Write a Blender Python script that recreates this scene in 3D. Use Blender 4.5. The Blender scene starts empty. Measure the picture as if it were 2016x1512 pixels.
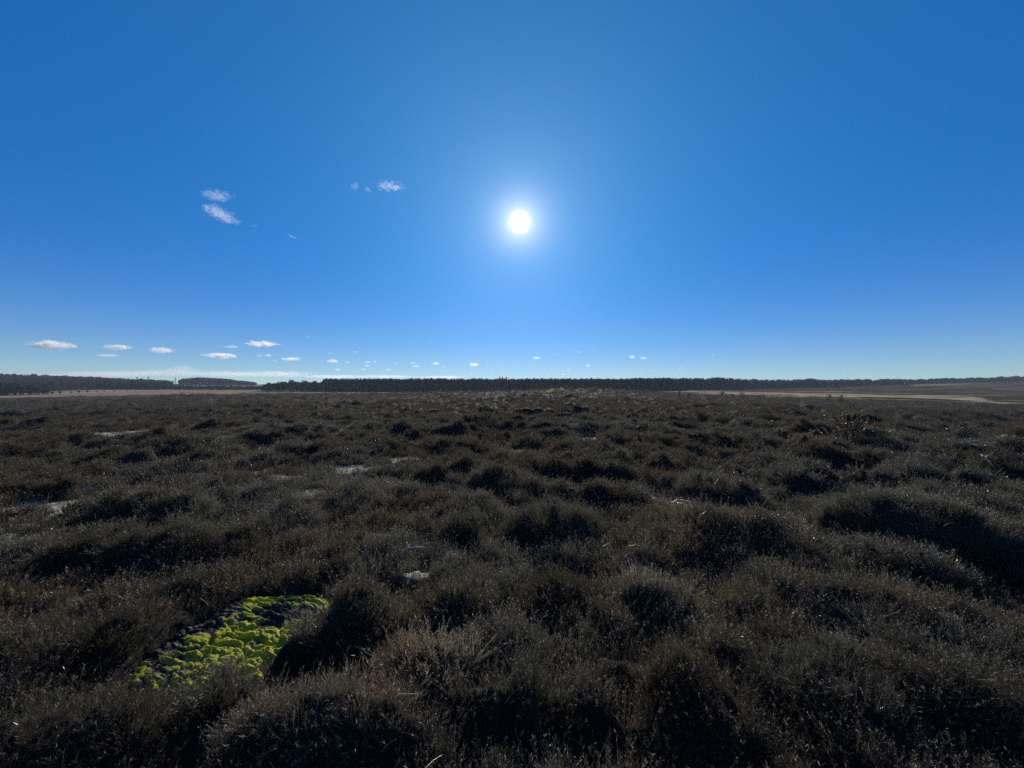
import bpy, math, random
import numpy as np
from mathutils import Vector, Euler, Matrix

R = math.radians
rng = np.random.default_rng(7)
random.seed(7)
scene = bpy.context.scene
C = scene.collection

# ------------------------------------------------------------------ camera
FPX = 750.0                      # focal length in pixels of the 2016 px wide photograph
CX, CY = 1008.0, 756.0
EYE = 2.6
cam_d = bpy.data.cameras.new('camera')
cam_d.sensor_width = 36.0
cam_d.lens = FPX / 2016.0 * 36.0
cam_d.clip_start = 0.05
cam_d.clip_end = 60000
cam = bpy.data.objects.new('camera', cam_d)
cam.location = (0, 0, EYE)
cam.rotation_euler = (R(90), 0, 0)
C.objects.link(cam)
scene.camera = cam

# ------------------------------------------------------------------ sky and sun
SUN_EL, SUN_AZ = R(23.05), R(1.15)          # azimuth measured from +Y towards +X
SUN_DIR = Vector((math.sin(SUN_AZ) * math.cos(SUN_EL), math.cos(SUN_AZ) * math.cos(SUN_EL), math.sin(SUN_EL)))
world = bpy.data.worlds.new('World')
scene.world = world
world.use_nodes = True
wn, wl = world.node_tree.nodes, world.node_tree.links
wn.clear()
w_out = wn.new('ShaderNodeOutputWorld')
w_bg = wn.new('ShaderNodeBackground')
w_bg.inputs['Strength'].default_value = 0.09
sky = wn.new('ShaderNodeTexSky')
sky.sky_type = 'NISHITA'
sky.sun_disc = False
sky.sun_elevation = SUN_EL
sky.sun_rotation = SUN_AZ
sky.altitude = 0
sky.air_density = 1.0
sky.dust_density = 0.15
sky.ozone_density = 3.0
SKY_CURVE = ((1.18, .168), (.60, .338), (.66, .80))
w_gam = wn.new('ShaderNodeGamma'); w_gam.inputs[1].default_value = 1.0
w_tint = wn.new('ShaderNodeMix'); w_tint.data_type = 'RGBA'; w_tint.blend_type = 'MULTIPLY'
w_tint.inputs['Factor'].default_value = 1.0
w_tint.inputs['B'].default_value = (0.62, 0.93, 1.12, 1)
wl.new(sky.outputs[0], w_gam.inputs[0]); wl.new(w_gam.outputs[0], w_tint.inputs['A'])
# the sun itself with its aureole
tc = wn.new('ShaderNodeTexCoord')
nrm = wn.new('ShaderNodeVectorMath'); nrm.operation = 'NORMALIZE'
dot = wn.new('ShaderNodeVectorMath'); dot.operation = 'DOT_PRODUCT'
dot.inputs[1].default_value = SUN_DIR
wl.new(tc.outputs['Generated'], nrm.inputs[0]); wl.new(nrm.outputs[0], dot.inputs[0])
acs = wn.new('ShaderNodeMath'); acs.operation = 'ARCCOSINE'; acs.use_clamp = False
wl.new(dot.outputs['Value'], acs.inputs[0])
def wmath(op, a, b=None, c=None):
    n = wn.new('ShaderNodeMath'); n.operation = op
    for i, v in enumerate((a, b, c)):
        if v is None: continue
        if isinstance(v, (int, float)): n.inputs[i].default_value = v
        else: wl.new(v, n.inputs[i])
    return n.outputs[0]
def lobe(width, power, amp):
    t = wmath('DIVIDE', acs.outputs[0], R(width))
    t = wmath('POWER', t, power)
    t = wmath('MULTIPLY', t, -1.0)
    t = wmath('EXPONENT', t)
    return wmath('MULTIPLY', t, amp)
def wcol(fac, col):
    n = wn.new('ShaderNodeVectorMath'); n.operation = 'SCALE'
    n.inputs[0].default_value = col
    wl.new(fac, n.inputs['Scale'])
    return n.outputs[0]
def wadd(a, b):
    n = wn.new('ShaderNodeVectorMath'); n.operation = 'ADD'
    wl.new(a, n.inputs[0]); wl.new(b, n.inputs[1]); return n.outputs[0]
sxyz = wn.new('ShaderNodeSeparateXYZ'); wl.new(nrm.outputs[0], sxyz.inputs[0])
hz_ = wmath('EXPONENT', wmath('MULTIPLY', wmath('ABSOLUTE', sxyz.outputs[2]), -1 / 0.075))   # brighter band of air low over the horizon, all round
# units below are final radiance / background strength
# deep winter blue: per-channel response of the clear sky, all over the dome
sep = wn.new('ShaderNodeSeparateXYZ'); wl.new(w_tint.outputs['Result'], sep.inputs[0])
comb = wn.new('ShaderNodeCombineXYZ')
for i, (g_, a_) in enumerate(SKY_CURVE):
    v_ = wmath('POWER', wmath('MULTIPLY', sep.outputs[i], 0.09), g_)
    wl.new(wmath('MULTIPLY', v_, a_ / 0.09), comb.inputs[i])
acc = wadd(comb.outputs[0], wcol(hz_, (4.2, 4.2, 0.9)))
acc = wadd(acc, wcol(lobe(1.2, 5.0, 40.0), (1.0, 0.97, 0.92)))
acc = wadd(acc, wcol(lobe(1.9, 1.1, 13.0), (1.0, 0.90, 0.74)))
acc = wadd(acc, wcol(lobe(32.0, 1.5, 1.0), (0.42, 1.35, 1.1)))
acc = wadd(acc, wcol(lobe(8.0, 1.1, 1.9), (0.85, 0.92, 0.8)))
wl.new(acc, w_bg.inputs['Color'])
wl.new(w_bg.outputs[0], w_out.inputs['Surface'])

sun_d = bpy.data.lights.new('sun', 'SUN')
sun_d.energy = 5.0
sun_d.angle = R(0.53)
sun_d.color = (1.0, 0.91, 0.78)
sun = bpy.data.objects.new('sun', sun_d)
sun.rotation_euler = (-SUN_DIR).to_track_quat('-Z', 'Y').to_euler()
sun.location = (0, 0, 50)
C.objects.link(sun)

scene.view_settings.view_transform = 'Standard'
scene.view_settings.look = 'None'
scene.view_settings.exposure = 0.0
scene.view_settings.gamma = 1.0
scene.view_settings.use_curve_mapping = False
scene.render.engine = 'CYCLES'
scene.cycles.use_denoising = False
scene.cycles.max_bounces = 5
scene.cycles.diffuse_bounces = 2
scene.cycles.glossy_bounces = 2
scene.cycles.transmission_bounces = 2
scene.cycles.transparent_max_bounces = 8
scene.cycles.volume_bounces = 8
scene.cycles.use_adaptive_sampling = False
scene.cycles.sample_clamp_indirect = 2.0
scene.cycles.sample_clamp_direct = 6.0

# ------------------------------------------------------------------ helpers
def tag(o, label=None, cat=None, group=None, kind=None):
    if label: o['label'] = label
    if cat: o['category'] = cat
    if group: o['group'] = group
    if kind: o['kind'] = kind
    return o

def mesh_obj(name, verts, faces, mat, parent=None, smooth=False, link=True):
    me = bpy.data.meshes.new(name)
    verts = np.asarray(verts, dtype=np.float32)
    me.from_pydata(verts.tolist(), [], faces if isinstance(faces, list) else faces.tolist())
    if smooth: me.polygons.foreach_set('use_smooth', [True] * len(me.polygons))
    if mat: me.materials.append(mat)
    me.update()
    o = bpy.data.objects.new(name, me)
    if link: C.objects.link(o)
    if parent: o.parent = parent
    return o

class MB:
    """collects triangles and quads"""
    def __init__(self): self.v = []; self.f = []
    def add(self, vs, fs):
        b = len(self.v); self.v += [tuple(p) for p in vs]; self.f += [tuple(b + i for i in f) for f in fs]
    def tube(self, pts, rad, n=5):
        pts = [Vector(p) for p in pts]; vs = []; fs = []
        for i, p in enumerate(pts):
            d = (pts[min(i + 1, len(pts) - 1)] - pts[max(i - 1, 0)]).normalized()
            a = d.orthogonal().normalized(); b = d.cross(a)
            r = rad[i] if hasattr(rad, '__len__') else rad
            for k in range(n):
                t = 2 * math.pi * k / n
                vs.append(p + a * math.cos(t) * r + b * math.sin(t) * r)
        for i in range(len(pts) - 1):
            for k in range(n):
                k2 = (k + 1) % n
                fs.append((i * n + k, i * n + k2, (i + 1) * n + k2, (i + 1) * n + k))
        fs.append(tuple(range(n - 1, -1, -1))); fs.append(tuple((len(pts) - 1) * n + k for k in range(n)))
        self.add(vs, fs)
    def ribbon(self, pts, wid, side):
        vs = []; n = len(pts)
        for i, p in enumerate(pts):
            w = wid * (1 - 0.75 * i / (n - 1)); s = Vector(side) * w * .5
            vs += [Vector(p) - s, Vector(p) + s]
        self.add(vs, [(2 * i, 2 * i + 1, 2 * i + 3, 2 * i + 2) for i in range(n - 1)])
    def quad(self, c, u, v): c = Vector(c); self.add([c - u - v, c + u - v, c + u + v, c - u + v], [(0, 1, 2, 3)])
    def build(self, name, mat, parent=None, link=True, smooth=False):
        return mesh_obj(name, self.v, self.f, mat, parent, smooth, link)

def nodes(name):
    m = bpy.data.materials.new(name); m.use_nodes = True
    nt = m.node_tree; nt.nodes.clear()
    out = nt.nodes.new('ShaderNodeOutputMaterial')
    return m, nt.nodes, nt.links, out

def ramp(N, stops):
    r = N.new('ShaderNodeValToRGB')
    el = r.color_ramp.elements
    while len(el) < len(stops): el.new(0.5)
    for e, (p, c) in zip(el, stops): e.position = p; e.color = (*c, 1)
    return r

def warm(st): return [(p, (c[0] * .96, c[1] * .96, c[2] * .86)) for p, c in st]
def plant_material(name, stops, rough=0.45, spec=0.5, trans=0.25, tcol=(0.12, 0.10, 0.07), scale=1.2, rnd=0.5):
    m, N, L, out = nodes(name)
    geo = N.new('ShaderNodeNewGeometry')
    n1 = N.new('ShaderNodeTexNoise'); n1.inputs['Scale'].default_value = scale; n1.inputs['Detail'].default_value = 4
    L.new(geo.outputs['Position'], n1.inputs['Vector'])
    oi = N.new('ShaderNodeObjectInfo')
    ri = N.new('ShaderNodeMath'); ri.operation = 'MULTIPLY_ADD'; ri.inputs[1].default_value = rnd; ri.inputs[2].default_value = -rnd / 2
    L.new(oi.outputs['Random'], ri.inputs[0])
    ri2 = N.new('ShaderNodeMath'); ri2.operation = 'MULTIPLY_ADD'; ri2.inputs[1].default_value = rnd; ri2.inputs[2].default_value = 0
    L.new(geo.outputs['Random Per Island'], ri2.inputs[0])
    s1 = N.new('ShaderNodeMath'); s1.operation = 'ADD'; L.new(n1.outputs[0], s1.inputs[0]); L.new(ri.outputs[0], s1.inputs[1])
    s2 = N.new('ShaderNodeMath'); s2.operation = 'ADD'; L.new(s1.outputs[0], s2.inputs[0]); L.new(ri2.outputs[0], s2.inputs[1])
    s3 = N.new('ShaderNodeMath'); s3.operation = 'ADD'; s3.inputs[1].default_value = -rnd / 2; L.new(s2.outputs[0], s3.inputs[0])
    r = ramp(N, stops); L.new(s3.outputs[0], r.inputs[0])
    n2 = N.new('ShaderNodeTexNoise'); n2.inputs['Scale'].default_value = .45; n2.inputs['Detail'].default_value = 5; n2.inputs['Roughness'].default_value = .65
    L.new(geo.outputs['Position'], n2.inputs['Vector'])
    rp_ = ramp(N, [(.40, (.84, .98, .96)), (.52, (1.0, 1.0, 1.0)), (.64, (1.22, .98, .80))]); L.new(n2.outputs[0], rp_.inputs[0])
    r0 = r
    r = N.new('ShaderNodeVectorMath'); r.operation = 'MULTIPLY'; L.new(r0.outputs[0], r.inputs[0]); L.new(rp_.outputs[0], r.inputs[1])
    p = N.new('ShaderNodeBsdfPrincipled')
    L.new(r.outputs[0], p.inputs['Base Color'])
    p.inputs['Roughness'].default_value = rough
    p.inputs['Specular IOR Level'].default_value = spec
    if trans > 0:
        t = N.new('ShaderNodeBsdfTranslucent'); 
        mc = N.new('ShaderNodeMix'); mc.data_type = 'RGBA'; mc.blend_type = 'MIX'; mc.inputs['Factor'].default_value = 0.5
        L.new(r.outputs[0], mc.inputs['A']); mc.inputs['B'].default_value = (*tcol, 1)
        L.new(mc.outputs['Result'], t.inputs['Color'])
        mx = N.new('ShaderNodeMixShader'); mx.inputs[0].default_value = trans
        L.new(p.outputs[0], mx.inputs[1]); L.new(t.outputs[0], mx.inputs[2]); L.new(mx.outputs[0], out.inputs['Surface'])
    else:
        L.new(p.outputs[0], out.inputs['Surface'])
    return m

# ------------------------------------------------------------------ value noise (numpy)
def _hash(ix, iy, seed):
    h = (ix.astype(np.int64) * 374761393 + iy.astype(np.int64) * 668265263 + seed * 974634777) & 0xFFFFFFFF
    h = ((h ^ (h >> 13)) * 1274126177) & 0xFFFFFFFF
    h = (h ^ (h >> 16)) & 0xFFFFFFFF
    h = (h * 2246822519) & 0xFFFFFFFF
    h = (h ^ (h >> 15)) & 0xFFFFFFFF
    return h / 4294967295.0
def vnoise(x, y, seed=0):
    ix, iy = np.floor(x), np.floor(y); fx, fy = x - ix, y - iy
    fx = fx * fx * (3 - 2 * fx); fy = fy * fy * (3 - 2 * fy)
    a = _hash(ix, iy, seed); b = _hash(ix + 1, iy, seed); c = _hash(ix, iy + 1, seed); d = _hash(ix + 1, iy + 1, seed)
    return (a * (1 - fx) + b * fx) * (1 - fy) + (c * (1 - fx) + d * fx) * fy
def fbm(x, y, o=4, seed=0):
    s = 0; a = .5; t = 0
    for i in range(o):
        s = s + a * vnoise(x * 2 ** i, y * 2 ** i, seed + i * 17); t += a; a *= .5
    return s / t
def domes(x, y, s, seed, keep=0.85, p=0.7):
    """rounded bushes on a jittered grid"""
    wx = x + s * .35 * (vnoise(x / s * 1.3, y / s * 1.3, seed + 91) - .5) * 2
    wy = y + s * .35 * (vnoise(x / s * 1.3 + 9, y / s * 1.3, seed + 92) - .5) * 2
    gx, gy = np.floor(wx / s), np.floor(wy / s)
    best = np.zeros_like(x)
    for dx in (-1, 0, 1):
        for dy in (-1, 0, 1):
            cx, cy = gx + dx, gy + dy
            jx = (cx + .1 + .8 * _hash(cx, cy, seed)) * s; jy = (cy + .1 + .8 * _hash(cx, cy, seed + 1)) * s
            r = s * (.45 + .45 * _hash(cx, cy, seed + 2)); h = .45 + .55 * _hash(cx, cy, seed + 3)
            h = np.where(_hash(cx, cy, seed + 4) > keep, 0, h)
            e = 1 + .5 * (_hash(cx, cy, seed + 5) - .5)
            d2 = (((wx - jx) * e) ** 2 + ((wy - jy) / e) ** 2) / (r * r)
            best = np.maximum(best, h * np.clip(1 - d2, 0, 1) ** p)
    return best
def sstep(a, b, x):
    t = np.clip((x - a) / (b - a), 0, 1); return t * t * (3 - 2 * t)

# ------------------------------------------------------------------ terrain
U = np.array([-1.344, -.95, -.78, -.67, -.3, 0, .2, .5, .9, 1.344])
YD = np.array([0.5, 5, 10, 20, 40, 70, 100, 130, 180, 250, 350, 450, 600, 800, 1600])
FAR = np.array([  # height below the eye seen as rows at depths 40 ... 800
 [816, 797, 787, 784.5, 783, 780, 775, 765, 745, 745],
 [814, 792, 781, 777.5, 776.5, 773, 769.5, 767, 757, 757],
 [813, 790, 780, 776.5, 777, 774, 770.5, 768, 764, 754],
 [812, 789, 779, 776, 777, 774, 771, 768, 764, 757],
 [811, 787, 777, 774, 777, 774.5, 772, 770, 766, 764],
 [806, 781, 772, 771, 777, 775, 772, 768, 764, 762],
 [800, 774, 765.5, 767, 775, 775, 772, 768, 764, 762],
 [808, 788, 779.5, 780, 778, 772, 769, 766.5, 764, 762],
 [814, 797, 790, 789, 784, 777, 770, 765, 760, 758],
 [818, 803, 797, 796, 791, 782, 771, 762, 753, 752]])
ZT = np.zeros((len(U), len(YD)))
ZT[:, 0] = -2.5; ZT[:, 1] = -2.5; ZT[:, 2] = -2.65; ZT[:, 3] = -2.85
ZT[:, 4:14] = -(FAR - CY) / FPX * YD[None, 4:14]
ZT[:, 14] = ZT[:, 13]
LG = np.linspace(math.log(.5), math.log(1600), 400)
UG = np.linspace(-1.344, 1.344, 120)
zf = np.array([np.interp(LG, np.log(YD), ZT[i]) for i in range(len(U))])
zf = np.array([np.interp(UG, U, zf[:, j]) for j in range(len(LG))]).T
def blur(a, n, ax):
    k = np.hanning(n + 2)[1:-1]; k /= k.sum(); pad = [(0, 0), (0, 0)]; pad[ax] = (n // 2, n // 2)
    ap = np.pad(a, pad, mode='edge'); return np.apply_along_axis(lambda v: np.convolve(v, k, 'valid'), ax, ap)
zf = blur(blur(zf, 13, 1), 13, 0)
def base_h(x, y):
    th = np.arctan2(x, y); r = np.hypot(x, y)
    tc_ = np.clip(th, -math.atan(1.344), math.atan(1.344))
    Y = np.maximum(r * np.cos(tc_), .5); u = np.tan(tc_)
    fi = np.clip((np.log(Y) - LG[0]) / (LG[1] - LG[0]), 0, 398.999); fj = (u + 1.344) / (UG[1] - UG[0]); fj = np.clip(fj, 0, 118.999)
    i = fi.astype(int); j = fj.astype(int); a = fi - i; b = fj - j
    z = (zf[j, i] * (1 - a) + zf[j, i + 1] * a) * (1 - b) + (zf[j + 1, i] * (1 - a) + zf[j + 1, i + 1] * a) * b
    back = sstep(R(70), R(175), np.abs(th))
    return EYE + z * (1 - back) + back * (-2.7 - np.minimum(r * .005, 6))

# places measured from the photograph, as ground points at a given depth below the eye
def at(px, py, drop):
    Y = drop * FPX / (py - CY); return ((px - CX) / FPX * Y, Y)

# features near the camera: (x, y, radius along, radius across, angle, height)
BUSH = []
def bush(px, py, drop, ra, rb, ang, h, label=None, tone='brown'):
    x, y = at(px, py, drop); BUSH.append((x, y, ra, rb, R(ang), h, label, tone))
bush(728, 1278, 2.45, .50, .36, 12, .44, 'rounded brown heather bush rising right behind the yellow-green moss, its front in shade')
bush(120, 1330, 2.45, .75, .42, 30, .36, 'broad heather bush left of the yellow-green moss, at the left edge of the picture')
bush(330, 1128, 2.5, 1.4, .42, 10, .38, 'long low heather bush whose dark side closes off the moss from behind')
bush(140, 1530, 2.45, .6, .34, 10, .36, 'grey-brown heather bush in the bottom left corner, below the moss')
bush(640, 1530, 2.45, .7, .26, -6, .42, 'heather bush with pale dead stalks at the bottom edge, below the bare dark hollow', 'stalk')
bush(850, 1385, 2.45, .34, .30, 0, .34, 'pale dry straw-coloured heather bush right of the bare dark hollow', 'pale')
bush(990, 1470, 2.45, .34, .24, 0, .34, 'small grey heather bush at the bottom edge, just right of the straw-coloured one', 'grey')
bush(915, 1235, 2.5, .52, .40, 0, .28, 'dark heather bush between the round one behind the moss and the middle of the picture')
bush(1100, 1235, 2.5, .55, .38, 10, .27, 'brown heather bush near the middle, in front of the tall grey rounded mound')
bush(1090, 1075, 2.5, .85, .6, 0, .44, 'big rounded grey heather mound standing high near the middle of the heath', 'grey')
bush(905, 1090, 2.5, .6, .42, 0, .30, 'grey-brown heather bush left beside the big rounded mound')
bush(1290, 1215, 2.45, .6, .40, -12, .26, 'brown-tipped heather bush right of the middle, pale straw in its right side', 'pale')
bush(1310, 1390, 2.45, .62, .40, -10, .22, 'reddish brown heather bush low in the picture, just right of the middle')
bush(1440, 1080, 2.45, 1.15, .6, 0, .36, 'wide heather bush with straw-coloured tips left of the black hollow in the bank', 'pale')
bush(1800, 1250, 2.45, .95, .42, -25, .24, 'reddish brown heather bush below the black hollow at the right')
bush(1620, 1400, 2.45, .5, .34, -25, .22, 'grey heather bush low in the right half of the picture', 'grey')
bush(1920, 1440, 2.45, .55, .32, -30, .22, 'grey-brown heather bush in the bottom right corner')
bush(850, 985, 2.7, .55, .42, 0, .48, 'small round dark heather bush left of the middle, alone among lower heather')
bush(1090, 965, 2.7, 1.6, .6, 4, .42, 'wide dark-fronted heather ridge on the middle heath behind the big rounded mound')
BX = [b for b in BUSH]
RA, RB = (5.05, 6.3), (5.35, 4.75)       # the bank with the black hollow
MOSS_C = (-2.52, 3.60)
HOL_C = at(620, 1378, 2.5)
def ell(x, y, cx, cy, ra, rb, ang):
    c, s = math.cos(ang), math.sin(ang); dx, dy = x - cx, y - cy
    return np.sqrt(((dx * c + dy * s) / ra) ** 2 + ((-dx * s + dy * c) / rb) ** 2)
def moss_d(x, y): return ell(x, y, MOSS_C[0], MOSS_C[1], .88, .58, R(52)) + (fbm(x * 2.4, y * 2.4, 3, 51) - .5) * .8 + .35 * sstep(4.15, 4.5, y)
def clear_mask(x, y):
    """1 on the moss and in the bare hollow: no bushes there"""
    a = 1 - sstep(1.0, 1.3, moss_d(x, y))
    b = 1 - sstep(.8, 1.15, ell(x, y, HOL_C[0], HOL_C[1], .56, .27, R(4)))
    for k in (0, 4, 5):
        q = BUSH[k]; b = b * sstep(.95, 1.15, ell(x, y, q[0], q[1], q[2], q[3], q[4]))
    return np.maximum(a, b)
def seg_d(x, y, a, b):
    ax, ay = a; bx, by = b; vx, vy = bx - ax, by - ay
    t = np.clip(((x - ax) * vx + (y - ay) * vy) / (vx * vx + vy * vy), 0, 1)
    qx, qy = ax + t * vx, ay + t * vy
    side = (x - qx) * vy - (y - qy) * vx
    return np.hypot(x - qx, y - qy), t, side
# bare places among the heather: pale litter, sand and lichen
BARE = [(375, 877, 2.8, .8, .35), (450, 861, 2.8, .9, .3), (615, 969, 2.75, .28, .2), (515, 927, 2.75, .3, .2), (790, 903, 2.75, .42, .3),
        (700, 921, 2.75, .9, .22), (560, 936, 2.75, .5, .12), (1420, 860, 2.85, .6, .25), (1160, 862, 2.8, .5, .2), (1060, 903, 2.75, .4, .15),
        (160, 858, 3.0, 2.6, .5), (95, 990, 2.6, .8, .15), (180, 1065, 2.5, .5, .10), (360, 1040, 2.6, .5, .1), (290, 985, 2.65, .5, .1),
        (640, 872, 2.9, .5, .15), (590, 868, 2.9, .6, .15), (695, 885, 2.8, .25, .12), (1560, 880, 2.9, .5, .12), (820, 1120, 2.35, .14, .07),
        (1700, 842, 3.2, 1.5, .3), (1960, 832, 3.6, 3.0, .3)]
def base_point(px, py, lift=.42):
    dx, dz = (px - CX) / FPX, -(py - CY) / FPX
    Y = np.exp(np.linspace(math.log(1.2), math.log(160), 900))
    Yc = Y[int(np.argmax(EYE + dz * Y < base_h(dx * Y, Y) + lift))]
    return (dx * Yc, Yc)
BARE_W = [(*base_point(a, b), d * 1.15, e * (3.0 if b < 900 else 2.4 if b < 1000 else 1.3)) for a, b, c, d, e in BARE]
PATHS = [[(0, 1052), (60, 1030), (175, 976), (290, 960), (420, 950)], [(0, 867), (150, 857), (420, 838), (560, 820), (680, 817)]]
PATH_W = [[base_point(px, py) for px, py in P] for P in PATHS]
def b_clear(x, y):
    b = 1 - sstep(.8, 1.15, ell(x, y, HOL_C[0], HOL_C[1], .56, .27, R(4)))
    for k in (0, 4, 5):
        q = BUSH[k]; b = b * sstep(.95, 1.15, ell(x, y, q[0], q[1], q[2], q[3], q[4]))
    return b
def moss_rise(x, y):
    return (1 - sstep(.8, 1.3, moss_d(x, y))) * (.06 + .10 * np.clip(y - 3.0, 0, 1.6))
def bank_s(x, y):
    vx, vy = RB[0] - RA[0], RB[1] - RA[1]; ln = math.hypot(vx, vy)
    nx, ny = vy / ln, -vx / ln
    t = ((x - RA[0]) * vx + (y - RA[1]) * vy) / ln ** 2
    s_ = (x - RA[0]) * nx + (y - RA[1]) * ny + (fbm(x * 1.5, y * 1.5, 3, 29) - .5) * .16
    return s_, t
def bank_end(t): return sstep(-.12, .08, t) * (1 - sstep(.92, 1.12, t))
def pit_mask(x, y):
    s_, t = bank_s(x, y); return bank_end(t) * sstep(-.12, 0, s_) * (1 - sstep(.35, .7, s_))
def bare_mask(x, y):
    m = np.zeros_like(x)
    jag = (fbm(x * 5, y * 5, 3, 5) - .5) * 1.2
    for cx, cy, ra, rb in BARE_W:
        m = np.maximum(m, 1 - sstep(.7, 1.1, ell(x, y, cx, cy, ra, rb, .05) + jag))
    for P, w in zip(PATH_W, (.10, .5)):
        for a, b in zip(P[:-1], P[1:]):
            d, t, s = seg_d(x, y, a, b); m = np.maximum(m, 1 - sstep(.6, 1.2, d / w + jag * 1.4))
    return m
EDGE_PX = np.array([0, 60, 130, 300, 450, 700, 960, 1100, 1250, 1320, 1500, 1683, 1900, 2016]); 
EDGE_Y = np.array([112, 115, 118, 120, 122, 124, 115, 108, 105, 106, 104, 104, 104, 104])
def flat_mask(x, y):
    m = np.zeros_like(x)
    for cx, cy, ra, rb in BARE_W:
        if math.hypot(cx, cy) < 4: continue
        m = np.maximum(m, 1 - sstep(1.1, 2.5, ell(x, y, cx, cy + rb * .1, ra, rb, .05)))
    for P, w in zip(PATH_W, (.10, .5)):
        for a, b in zip(P[:-1], P[1:]):
            m = np.maximum(m, 1 - sstep(1, 3.5, seg_d(x, y, a, b)[0] / w))
    return m
def heath_mask(x, y):
    u = np.clip(np.where(y > 1, x / np.maximum(y, 1), 0) * FPX + CX, 0, 2016)
    e = np.interp(u, EDGE_PX, EDGE_Y) * (1 + .06 * (fbm(x / 14, y / 14, 3, 33) - .5))
    r = np.where(y > 1, y, np.hypot(x, y) * .6)
    return 1 - sstep(e * .97, e * 1.04, r)
def height(x, y, fine=True):
    x = np.asarray(x, float); y = np.asarray(y, float)
    r = np.hypot(x, y)
    z = base_h(x, y)
    hm = heath_mask(x, y)
    roll = (fbm(x / 9, y / 9, 3, 11) - .5) * .9 * sstep(4, 16, r) * (.35 + .65 * sstep(6, 40, r))
    roll = roll + (fbm(x / 30 + 4, y / 22, 2, 12) - .5) * .9 * sstep(25, 60, r) * (1 - sstep(80, 105, r))
    clr = np.maximum(clear_mask(x, y), 0)
    bare = bare_mask(x, y)
    near = np.zeros_like(x)       # measured bushes
    lump_ = .72 + .5 * fbm(x * 3.1, y * 3.1, 3, 23)
    small = domes(x + 1.7, y, .32, 18, .75) * .17 + domes(x + .7, y, .17, 19, .7) * .06
    small = small * (1 - sstep(18, 30, r))
    for bx, by, ra, rb, an, h, lb, tn in BUSH:
        wob = (fbm(x * 2.2 + bx, y * 2.2, 3, 21) - .5) * .7
        d = ell(x, y, bx, by, ra, rb, an) + wob * .6
        near = np.maximum(near, h * np.clip(1 - d * d, 0, 1) ** .75 * lump_)
    gen = domes(x, y, 1.15, 3, .8) * (.22 + .36 * fbm(x / 2.5, y / 2.5, 2, 24)) * (1 + .35 * sstep(6, 10, r) * (1 - .6 * sstep(22, 45, r))) + domes(x + 3.3, y, .62, 8, .85) * .17 * (1 - sstep(30, 60, r))
    gen += domes(x, y, 3.6, 5, .65) * .5 * sstep(10, 20, r) + domes(x, y, 8.5, 6, .55) * .35 * sstep(35, 60, r)
    tune = .5 + .5 * sstep(5, 9, r)
    gen = gen * tune
    hb = np.maximum(gen, near) + .35 * np.minimum(gen, near) + small
    hb = hb * (1 - clr) * (1 - .85 * bare)
    s_, t_ = bank_s(x, y)
    bank = bank_end(t_) * (.40 * (1 - sstep(-.08, .16, s_)) * sstep(-1.3, -.25, s_) - .45 * sstep(-.05, .12, s_) * (1 - sstep(.2, .65, s_)))
    hb = hb * (1 - .95 * pit_mask(x, y))
    fineb = (fbm(x * 7, y * 7, 3, 44) - .5) * .07 * (1 - clr)
    fl = flat_mask(x, y); k_ = (roll + hb); k_ = k_ * (1 - fl) + np.minimum(k_, .36) * .25 * fl + .30 * fl
    z = z + (k_ + fineb + bank - .5 * sstep(25, 60, r) + .05 * bare * (1 - sstep(28, 34, r))) * hm - .24 * b_clear(x, y) * hm + moss_rise(x, y)
    far = 1 - hm
    z = z + far * ((fbm(x / 40, y / 40, 3, 60) - .5) * .7 * sstep(100, 200, r) + domes(x, y, 5.5, 15, .5) * .35 * (1 - sstep(250, 350, r)))
    return z

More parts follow.
